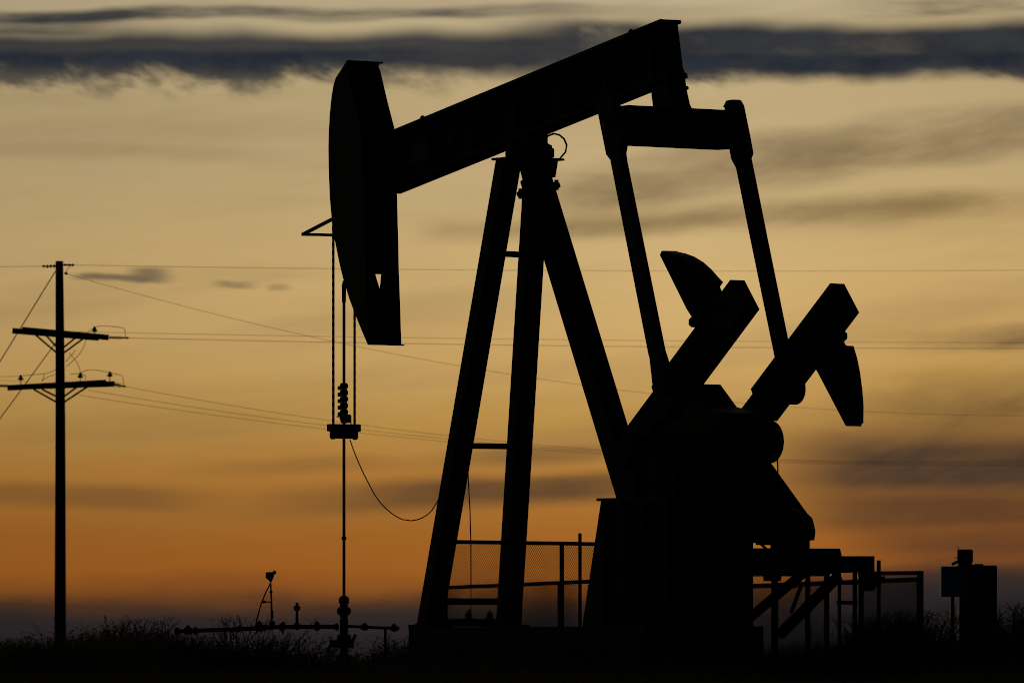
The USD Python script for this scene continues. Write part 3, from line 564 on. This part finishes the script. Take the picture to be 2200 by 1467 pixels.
# ------------------------------------------------------------------ motor platform behind the pedestal
mp = thing('motor_platform', 'raised steel motor stand on posts and diagonal braces beside the pedestal', 'platform', O, ROT)
WM = 0.30
obj('deck_beam', sil([(1600, 1177), (1600, 1232)], [(1806, 1232), (1809, 1195), (1805, 1178)], -0.15, 0.55), 'paint', mp)
obj('tail_beam', sil([(1790, 1194), (1790, 1230)], [(1879, 1228), (1879, 1194)], 0.30, 0.42), 'paint', mp)
obj('switch_box', sil([(1848, 1228), (1848, 1269)], [(1879.5, 1269), (1879.5, 1229)], 0.30, 0.42), 'darkbox', mp)
for px0, px1, y0 in ((1657, 1672, 1232), (1730, 1741, 1232), (1800, 1807, 1228), (1832, 1841, 1226)):
    c0, c1 = U((px0 + px1) / 2, y0, WM), 0.1
    wpx = (px1 - px0) / 280.0
    obj('post', bar(c0, V(c0[0], c0[1], c1), wpx, wpx, (1, 0, 0)), 'paint', mp)
for a, b, h in (((1724, 1232), (1606, 1330), .085), ((1802, 1236), (1676, 1362), .10)):
    obj('diagonal_brace', bar(U(*a, WM), U(*b, WM), h, .06, (0, 0, 1)), 'paint', mp)
for a, b in (((1722, 1255), (1700, 1315)), ((1716, 1232), (1706, 1262))):
    obj('thin_strut', bar(U(*a, WM + .15), U(*b, WM + .15), .03, .03), 'paint', mp)
obj('cross_rung', bar(U(1800, 1294, WM), U(1840, 1294, WM), .04, .04), 'paint', mp)
obj('motor_bracket', bar(U(1646, 1178, .4), U(1634, 1168, .4), .02, .02), 'paint', mp)
obj('bracket_plate', box(U(1646, 1236, .1), U(1672, 1248, .3)), 'paint', mp)

# ------------------------------------------------------------------ guard fences of expanded mesh
def fence(label, P, posts, rails, y_bot, pitch=(0.035, 0.041), r=0.0023, hmul=1.0, tall=None):
    """P(px, py) gives a point of the fence's own upright plane; rails: [((px, py), (px, py), height)]; the mesh fills the span below the first rail."""
    o = P(rails[0][0][0], y_bot); t = thing('guard_fence', label, 'fence', world(V(o[0], o[1], 0)), ROT, 'expanded mesh guard fences round the pumpjack')
    base0 = V(o[0], o[1], 0)
    def L(p): return p - base0
    for a, b, h in rails: obj('rail', bar(L(P(*a)), L(P(*b)), h, .04), 'rust', t)
    for px, py, wd in posts:
        p = L(P(px, py)); obj('post', bar(p, V(p[0], p[1], 0.05), wd, wd, (1, 0, 0)), 'rust', t)
    a, b, _ = rails[0]; A_, B_ = L(P(*a)), L(P(*b)); bz = L(P(a[0], y_bot))[2]
    run = B_ - A_; run[2] = 0; Lh = np.linalg.norm(run); e = run / Lh; topz = lambda s: A_[2] + (B_[2] - A_[2]) * s / Lh
    strands = []; pw, ph = pitch; slope = (ph / 2) / (pw / 2)
    H = max(A_[2], B_[2]) - bz
    for sg in (1, -1):
        k = -int(H / slope / pw) - 2
        while k * pw < Lh + H / slope + pw:
            s0 = k * pw; s1 = s0 + sg * H / slope; k += 1
            za, zb_ = bz, bz + H
            ends = []
            for s_, z_ in ((s0, za), (s1, zb_)): ends.append([s_, z_])
            (sa, z1), (sb, z2) = ends
            def clip(val, sa, z1, sb, z2):
                f = (val - sa) / (sb - sa); return val, z1 + (z2 - z1) * f
            lo_, hi_ = min(sa, sb), max(sa, sb)
            if hi_ <= 0 or lo_ >= Lh: continue
            if sa < 0: sa, z1 = clip(0, sa, z1, sb, z2)
            if sa > Lh: sa, z1 = clip(Lh, sa, z1, sb, z2)
            if sb < 0: sb, z2 = clip(0, sa, z1, sb, z2)
            if sb > Lh: sb, z2 = clip(Lh, sa, z1, sb, z2)
            if topz(sb) < z2:
                f = (topz(sb) - z1) / (z2 - z1 + 1e-9)
                if f <= 0.02: continue
                sb, z2 = sa + (sb - sa) * f, topz(sb)
            if abs(z2 - z1) < .01: continue
            p, q = A_ + e * sa, A_ + e * sb; p[2], q[2] = z1, z2
            off_ = np.cross(e, V(0, 0, 1)) * (.003 * sg)
            strands.append(bar(p + off_, q + off_, r * 2, .0014, V(0, 0, 1)))
    obj('wire_mesh', strands, 'galv', t, kind='stuff')
    return t
lA = U(1092, 1344, .53)[0] + .35
fence('tall mesh fence with level top rail seen between the front legs', lambda x, y: UL(x, y, lA), [(1207, 1164, .034), (1246, 1145, .028), (956, 1161, .04), (1302, 1168, .05)], [((950, 1163), (1305, 1168.5), .042)], 1350, (.0265, .041))
fence('lower mesh fence with rail rising rightward behind the front legs', lambda x, y: U(x, y, 1.25), [(1201, 1254, .022), (942, 1263, .04), (1318, 1247, .04)], [((935, 1263), (1320, 1246.5), .042)], 1350, (.036, .041))
fence('mesh fence with square end post right of the motor stand', lambda x, y: U(x, y, 1.35), [(1977, 1226, .05), (1850, 1231, .04)], [((1846, 1231.5), (1980, 1230), .042)], 1420, (.036, .041))
fence('mesh fence mostly behind the diagonal braces of the motor stand', lambda x, y: U(x, y, 1.35), [(1776, 1233, .04), (1602, 1233, .05)], [((1600, 1233.5), (1780, 1233), .042)], 1420, (.036, .041))
fence('mesh fence with slanting rail just under the end post panel top', lambda x, y: U(x, y, 1.75), [(1975, 1246, .04), (1602, 1258, .04), (1850, 1250, .04)], [((1598, 1259.5), (1979, 1244), .05)], 1420, (.036, .041))
sp_ = thing('pipe_post', 'short round pipe post with square bracket right of the switch box', 'post', world(V(*U(1888, 1270, 1.2)[:2], 0)), ROT)
c0 = U(1888, 1270, 1.2); b0 = V(c0[0], c0[1], 0)
obj('pipe', cyl(V(0, 0, 0.05), U(1888, 1203, 1.2) - b0, .022, 12), 'galv', sp_, smooth=40)
obj('bracket', [box(U(1880, 1229, 1.16) - b0, U(1892, 1262, 1.24) - b0), bar(U(1880, 1250, 1.2) - b0, U(1899, 1243, 1.2) - b0, .06, .04)], 'rust', sp_)

# ------------------------------------------------------------------ electrical cabinets at the right
YC = 89.0
def bx(px0, py0, px1, py1, y0, y1, c=.006):
    a, b = at(px0, py0, YC), at(px1, py1, YC); return cbox((a[0], y0, b[2]), (b[0], y1, a[2]), c)
cc = at(2101, 1400, YC)
cab1 = thing('control_cabinet', 'tall dark electrical cabinet with round vent cap behind the pale box', 'cabinet', (cc[0], YC, 0))
T = -V(cc[0], YC, 0)
def sh(m): return m.apply_translation(T)
obj('cabinet_body', [sh(bx(2061, 1214, 2142, 1552, YC, YC + .5))], 'darkbox', cab1)
obj('cabinet_roof', [sh(bx(2060, 1212.5, 2113, 1216, YC - .02, YC + .52, .002)), sh(bx(2096, 1210.5, 2113, 1214, YC + .1, YC + .4, .002))], 'darkbox', cab1)
obj('cabinet_door', [sh(bx(2080, 1222, 2139, 1500, YC - .015, YC - .001, .003))], 'darkbox', cab1)
v0 = at(2073.5, 1213, YC + .25) + T
obj('vent_cap', [lathe(v0, (0, 0, 1), [(-.01, .075), (.03, .075), (.031, .085), (.155, .085), (.165, .07)], 20)], 'darkbox', cab1, smooth=35)
obj('antenna', [tube([at(2058.5, 1212, YC + .2) + T, at(2058.5, 1174, YC + .2) + T], .004, 6), bar(at(2050, 1197.5, YC + .25) + T, at(2062, 1198, YC + .25) + T, .008, .02), bar(at(2045, 1212, YC + .25) + T, at(2059, 1205, YC + .25) + T, .03, .05)], 'darkbox', cab1)
pn = thing('meter_box', 'pale blue grey box on a slim post in front of dark cabinet', 'meter box', (at(2047, 1400, YC - .45)[0], YC - .45, 0))
YC2 = YC - .45; T2 = -V(at(2047, 1400, YC2)[0], YC2, 0)
def bx2(px0, py0, px1, py1, y0, y1, c=.006):
    a, b = at(px0, py0, YC2), at(px1, py1, YC2); return cbox((a[0], y0, b[2]), (b[0], y1, a[2]), c).apply_translation(T2)
obj('box_shell', bx2(2022, 1216, 2077, 1281, YC2, YC2 + .2), 'cabinet', pn)
obj('box_door', bx2(2025, 1219, 2074, 1278, YC2 - .012, YC2 - .001, .003), 'cabinet', pn)
for y in (1228, 1262): obj('box_hinge', bx2(2022.5, y, 2024.8, y + 6, YC2 - .016, YC2 - .002, .001), 'galv', pn)
obj('post', [bx2(2044, 1281, 2051.5, 1552, YC2 + .08, YC2 + .13, .003)], 'galv', pn)

# ------------------------------------------------------------------ utility pole, its hardware and the lines
YP = 230.0
pc = at(129.5, 1400, YP); up = thing('utility_pole', 'tall wooden power pole with two double crossarms at far left', 'utility pole', (pc[0], YP, 0))
def pp(px, py, dy=0.0): q = at(px, py, YP + dy); return V(q[0] - pc[0], dy, q[2])
k_ = YP / FPX
obj('pole_shaft', tube([V(0, 0, -.3), pp(129.5, 1300), pp(129.7, 900), pp(128.5, 700), pp(127.5, 561)], [12.8 * k_, 12.4 * k_, 10.6 * k_, 9.3 * k_, 8.2 * k_], 18), 'wood', up, smooth=40)
for s, pts in ((-1, ((26.6, 710.5), (212, 726))), (1, ((47, 708), (233.5, 725))), (-1, ((16, 833), (228, 821.5))), (1, ((60, 830.5), (246, 824.5)))):
    a, b = pp(*pts[0], s * .19), pp(*pts[1], s * .19)
    ca = obj('crossarm', bar(a, b, 12.0 * k_, .09), 'wood', up)
    for f in (.2, .5, .8): obj('through_bolt', cyl(a + (b - a) * f + V(0, -.06 if s < 0 else .0, 0), a + (b - a) * f + V(0, .0 if s < 0 else .06, 0), .015, 6), 'galv', ca)
for y0, yp, xl, xr in ((715, 758, (76, 98), (163, 182)), (832, 864, (72, 90), (167, 189))):
    for i, s in enumerate((-1, 1)):
        obj('crossarm_brace', bar(pp(xl[i], y0 + 4, s * .25), pp(122, yp - (0 if i == 0 else 12), s * .14), .05, .012), 'galv', up)
        obj('crossarm_brace', bar(pp(xr[1 - i], y0 + 10 if y0 < 800 else y0 - 2, s * .25), pp(137, yp - (0 if i == 0 else 12), s * .14), .05, .012), 'galv', up)
def pin_insulator(px, py):
    o = pp(px, py, .0)
    prof = [(-.16, .012), (0, .012), (.005, .05), (.02, .085), (.05, .075), (.055, .05), (.065, .062), (.085, .045), (.10, .03), (.115, .042), (.135, .035), (.145, .015)]
    return lathe(o, (0, 0, 1), [(s * 1.05, r) for s, r in prof], 14)
for px, py in ((203.3, 713), (44.5, 817), (172.5, 812), (236, 809.5)):
    obj('pin_insulator', pin_insulator(px, py), 'glaze', up, smooth=35)
def strain(a, b, n=3, r=.07):
    a, b = np.asarray(a), np.asarray(b); L = np.linalg.norm(b - a); prof = [(0, .015)]
    for i in range(n):
        s = L * (i + .5) / n; prof += [(s - .35 * L / n, .02), (s - .05 * L / n, r), (s + .05 * L / n, r * .9), (s + .35 * L / n, .02)]
    return lathe(a, b - a, prof + [(L, .012)], 12)
for a, b, n, r in (((120, 571.5), (98, 572.5), 3, .055), ((98, 572.5), (90, 571.5), 1, .04), ((136, 569), (160, 569.5), 3, .04), ((138, 586), (146, 589), 1, .045),
                   ((234, 725), (262, 725.5), 12, .055), ((262, 725.5), (277, 726), 2, .03), ((243, 824.5), (260, 829), 10, .08), ((260, 829), (271, 830.5), 2, .03), ((18, 829), (-2, 828.5), 10, .06), ((2, 828.5), (-14, 828), 2, .03)):
    obj('strain_insulator', strain(pp(*a), pp(*b), n, r), 'glaze', up, smooth=35)
for pts in (((203, 704), (209, 701), (218, 700), (240, 701), (268, 704.5), (269, 715), (270, 725)), ((203, 704), (195, 708), (187, 715), (185, 733), (178, 750), (165, 768), (142, 788)), ((148, 758), (158, 768), (168, 783), (174, 802)),
            ((162, 752), (152, 765), (141, 777)), ((174, 803), (180, 796), (200, 794.5), (216, 796), (236, 801)), ((236, 801), (250, 803), (263, 807), (265, 818), (266, 829)),
            ((44, 808), (62, 806), (82, 803.5), (97, 803), (112, 798), (121, 793)), ((94, 804), (94, 810), (90, 818)), ((90, 818), (102, 810), (118, 804.5)), ((150, 803), (172, 803), (184, 806), (183, 815)), ((152, 571), (145, 578), (141, 586))):
    P_ = np.array([pp(*p, .02) for p in pts]); tt = np.linspace(0, 1, 16); t0 = np.linspace(0, 1, len(P_))
    P_ = np.stack([np.interp(tt, t0, P_[:, i]) for i in range(3)], 1); P_[1:-1] = .25 * P_[:-2] + .5 * P_[1:-1] + .25 * P_[2:]
    obj('jumper_wire', tube(P_, .0085, 5), 'wire', up, smooth=True)
def line(label, pts, d0, d1, r, cat='power line', name='power_line', grp='overhead power lines'):
    pts = np.array(pts, float); x = np.linspace(pts[0, 0], pts[-1, 0], 40)
    c = np.polyfit(pts[:, 0], pts[:, 1], 2) if len(pts) > 2 else None
    y = np.interp(x, pts[:, 0], pts[:, 1]) if c is None else np.polyval(c, x)
    if c is not None: y += np.linspace(pts[0, 1] - y[0], pts[-1, 1] - y[-1], 40)
    P_ = [at(a, b, d0 + (d1 - d0) * i / 39) for i, (a, b) in enumerate(zip(x, y))]
    return tag(obj(name, tube(P_, r, 6), 'wire', smooth=True), label, cat, grp)
R = .0056
line('topmost level wire running right from the pole top', [(160, 569.5), (700, 577), (1300, 582), (2400, 579)], YP, 300, R)
line('wire sloping steeply down rightward from just below the pole top', [(146, 589), (372, 654), (700, 735), (1100, 806), (1400, 846), (1750, 872), (2400, 890)], YP, 330, R)
line('upper wire of the level pair leaving the upper crossarm', [(137, 712), (700, 720), (1200, 731), (2400, 736)], YP, 300, R)
line('lower wire of the level pair leaving the upper crossarm', [(277, 726), (700, 734), (1200, 743), (2400, 748)], YP, 300, R * 1.25)
line('highest of the three wires sagging right from the lower crossarm', [(271, 830.5), (700, 904), (960, 938), (1300, 968), (1700, 984), (2400, 980)], YP, 330, R)
line('middle of the three wires sagging right from the lower crossarm', [(190, 838), (700, 912), (960, 943), (1300, 972), (1700, 989), (2400, 988)], YP, 330, R)
line('lowest of the three wires sagging right from the lower crossarm', [(172, 849), (400, 880), (700, 917), (960, 947), (1300, 977), (1700, 994), (2400, 994)], YP, 330, R)
line('level wire leaving the frame at left from the pole top', [(-200, 576), (90, 572)], YP + 12, YP, R)
line('wire leaving the frame at left just above the lower crossarm', [(-200, 816), (44, 808)], YP + 12, YP, R)
line('wire leaving the frame at left through the lower crossarm level', [(-200, 812), (0, 817), (62, 820)], YP + 12, YP + 1, R * .8)
line('taut guy wire slanting down left from the pole top', [(-470, 1540), (119, 583)], YP + 1, YP, .015, 'guy wire', 'guy_wire', 'guy wires of the pole')
line('taut guy wire slanting down left from the upper crossarm', [(-420, 1470), (122, 733)], YP + 1, YP, .013, 'guy wire', 'guy_wire', 'guy wires of the pole')

# ------------------------------------------------------------------ scrub
def shrub_mesh(h, spread, stems, leaves, rng, leaf=0.03, up=0.75):
    """A scrubby plant: curved stems that fork into twigs, and small leaves along the twigs."""
    tw, lv, lf_ = [], [], []
    def branch(p, d_, L, r, lev):
        n = 4; pts = [p]
        for i in range(n):
            d_ = unit(d_ + rng.normal(0, .16, 3) + V(0, 0, .06)); pts.append(pts[-1] + d_ * L / n)
        tw.append(tube(pts, np.linspace(r, r * .45, n + 1), 3))
        if lev < 2:
            for _ in range(6 if lev == 0 else 4):
                k = rng.uniform(.3, 1); i = min(int(k * n), n - 1); q = pts[i] + (pts[i + 1] - pts[i]) * (k * n - i)
                branch(q, unit(d_ + rng.normal(0, .55, 3)), L * rng.uniform(.35, .6), r * .55, lev + 1)
        if lev > 0:
            for _ in range(leaves):
                k = rng.uniform(.1, 1); i = min(int(k * n), n - 1); q = pts[i] + (pts[i + 1] - pts[i]) * (k * n - i)
                o = unit(rng.normal(0, 1, 3) + V(0, 0, .3)); s = leaf * rng.uniform(.5, 1.3); side = unit(np.cross(o, rng.normal(0, 1, 3))) * s * .28
                b = len(lv) * 4; lv.append([q, q + o * s * .5 + side, q + o * s, q + o * s * .5 - side]); lf_.extend([[b, b + 1, b + 2], [b, b + 2, b + 3]])
    for _ in range(stems):
        a = rng.uniform(0, 2 * math.pi); o = rng.uniform(0, .12) * spread
        d_ = unit(V(math.cos(a) * rng.uniform(.05, 1) * spread, math.sin(a) * rng.uniform(.05, 1) * spread, up + .35))
        branch(V(math.cos(a) * o, math.sin(a) * o, -.03), d_, h * rng.uniform(.55, .85), .0045 + .003 * h, 0)
    m = trimesh.util.concatenate(tw); L_ = trimesh.Trimesh(np.array(lv).reshape(-1, 3), np.array(lf_), process=False)
    top = np.percentile(L_.vertices[:, 2], 97.5)
    for x in (m, L_):
        z = x.vertices[:, 2] / top; z = np.where(z > .9, .9 + .12 * (1 - np.exp(-(z - .9) / .2)), z); v_ = np.array(x.vertices); v_[:, 2] = z * h; x.vertices = v_
    return m, L_
SH = [  # px, top py, distance, spread, stems, leaves, label
    (265, 1322, 95, .75, 16, 9, 'tall feathery bush just right of the power pole, highest on the left side'),
    (205, 1350, 93, .6, 12, 9, 'rounded bush between the power pole and the tall feathery bush'),
    (335, 1348, 94, .6, 12, 9, 'low bush on the right flank of the tall feathery bush'),
    (92, 1378, 86, .7, 14, 12, 'dense low clump left of the power pole foot'),
    (40, 1362, 95, .6, 12, 8, 'thin upright weedy bush nearest the left edge of the view'),
    (475, 1322, 90.2, .3, 6, 5, 'sparse thin sprig rising behind the left half of the flow pipe'),
    (533, 1318, 89.6, .3, 7, 6, 'sparse sprig rising behind the flow pipe at the instrument conduit'),
    (440, 1362, 88, .8, 14, 10, 'broad bush in front of the flow pipe left end'),
    (560, 1364, 88, .7, 14, 10, 'broad bush in front of the flow pipe below the instrument'),
    (655, 1358, 89, .35, 8, 6, 'open wispy bush below the pipe left of the wellhead'),
    (690, 1390, 88, .5, 10, 7, 'low wispy bush against the left side of the wellhead'),
    (800, 1392, 89, .5, 9, 7, 'low wispy bush right of the wellhead'),
    (856, 1362, 89.5, .35, 9, 7, 'wispy bush beside the down pipe near the skid end'),
    (1700, 1384, 86, .7, 12, 9, 'low bush in front of the motor stand braces'),
    (1840, 1384, 88, .6, 12, 9, 'low bush at the foot of the mesh fence posts'),
    (1948, 1308, 85.6, .8, 30, 13, 'dense rounded bush in front of the fence end post'),
    (1996, 1312, 85.8, .5, 15, 9, 'tall twiggy bush right of the fence end post'),
    (2030, 1366, 86.5, .5, 14, 9, 'low twiggy bush around the meter box post'),
    (2162, 1300, 91, .55, 15, 9, 'tall leafy bush behind the dark cabinet right side'),
    (2196, 1288, 90, .6, 18, 11, 'tallest leafy bush cut by the right edge of the view'),
    (1895, 1352, 85.4, .7, 18, 11, 'low dense bush left of the fence end post bush'),
    (2105, 1395, 86.5, .6, 12, 10, 'low bush at the foot of the dark cabinet'),
]
for i, (px, py, Y, spread, stems, leaves, label) in enumerate(SH):
    p = at(px, py, Y); rng = np.random.default_rng(100 + i)
    t = thing('shrub', label, 'shrub', (p[0], Y, 0), 0, 'scrub bushes round the well')
    m, L_ = shrub_mesh(p[2] + .02, spread, int(stems * 1.9), int(leaves * 2.0), rng, leaf=.017)
    st__ = obj('stems', m, 'twig', t); obj('foliage', L_, 'leaf', t, kind='stuff')
# the mass of weeds that reads as one dark band
rng = np.random.default_rng(77)
def clump(n, h, lean):
    v, f = [], []
    for _ in range(n):
        a, b = rng.uniform(0, 2 * math.pi, 2); o = V(math.cos(a), math.sin(a), 0) * rng.uniform(0, .16); L = h * rng.uniform(.4, 1.0)
        d_ = V(math.cos(b), math.sin(b), 0) * lean * rng.uniform(.1, 1); s = V(-math.sin(b), math.cos(b), 0) * rng.uniform(.003, .008)
        k = len(v); m1 = o + d_ * L * .35 + V(0, 0, L * .6); m2 = o + d_ * L + V(0, 0, L)
        v += [o - s, o + s, m1 - s * .7, m1 + s * .7, m2]; f += [[k, k + 1, k + 3], [k, k + 3, k + 2], [k + 2, k + 3, k + 4]]
        for _ in range(3):
            q = o + (m2 - o) * rng.uniform(.45, 1); e = unit(rng.normal(0, 1, 3)); z_ = rng.uniform(.012, .03); c = unit(np.cross(e, rng.normal(0, 1, 3))) * z_ * .35
            k = len(v); v += [q, q + e * z_ + c, q + e * z_ - c]; f += [[k, k + 1, k + 2]]
    return trimesh.Trimesh(np.array(v), np.array(f), process=False)
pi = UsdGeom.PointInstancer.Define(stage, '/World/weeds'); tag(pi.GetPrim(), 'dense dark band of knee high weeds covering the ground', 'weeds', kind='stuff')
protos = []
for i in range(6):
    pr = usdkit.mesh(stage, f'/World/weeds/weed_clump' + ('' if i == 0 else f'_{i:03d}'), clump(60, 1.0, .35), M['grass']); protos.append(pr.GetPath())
pi.CreatePrototypesRel().SetTargets(protos)
N = 26000
Yw = np.where(rng.uniform(0, 1, N) < .55, rng.uniform(84, 100, N), rng.uniform(62, 150, N)); Xw = rng.uniform(-1, 1, N) * (Yw * .0611 + 2.5)
hloc = meshkit.fbm(np.stack([Xw * .8, Yw * .15, np.zeros(N)], -1), 3, 9)
ll = np.stack([(np.stack([Xw, Yw], 1) - O[:2]) @ EL, (np.stack([Xw, Yw], 1) - O[:2]) @ EW], 1)
keep = ~((ll[:, 0] > lf - .3) & (ll[:, 0] < lr + .3) & (abs(ll[:, 1]) < 1.05))
# how tall the weeds stand across the well pad (metres, by x), lower away from it
tall = np.interp(Xw, [-7.5, -5.5, -4.75, -4.4, -4.0, -3.6, -2.7, -2.3, -1.95, -1.6, -1.2, 2.7, 3.6, 4.1, 4.4, 4.8, 5.1, 5.5, 6.2],
                 [1.15, 1.10, 1.14, 1.22, 1.22, 1.14, 1.12, 1.0, .90, .92, 1.08, 1.06, 1.04, 1.14, 1.26, 1.04, 1.02, 1.2, 1.27])
near_ = np.clip(1 - np.abs(Yw - 92) / 9, 0, 1)
sc = (.80 + (tall - .80) * np.minimum(1, near_ * 1.6)) * (.86 + .34 * hloc) * rng.uniform(.82, 1.06, N)
keep &= sc > .2
Xw, Yw, sc = Xw[keep], Yw[keep], sc[keep]; n_ = len(sc)
zg = ground_height(Xw, Yw)
pi.CreatePositionsAttr(Vt.Vec3fArray.FromNumpy(np.stack([Xw, Yw, zg - .02], 1).astype(np.float32)))
pi.CreateScalesAttr(Vt.Vec3fArray.FromNumpy(np.stack([sc * 1.1, sc * 1.1, sc], 1).astype(np.float32)))
an = rng.uniform(0, 2 * math.pi, n_)
pi.CreateOrientationsAttr(Vt.QuathArray([Gf.Quath(float(math.cos(a / 2)), 0, 0, float(math.sin(a / 2))) for a in an]))
pi.CreateProtoIndicesAttr(Vt.IntArray.FromNumpy(rng.integers(0, 6, n_).astype(np.int32)))
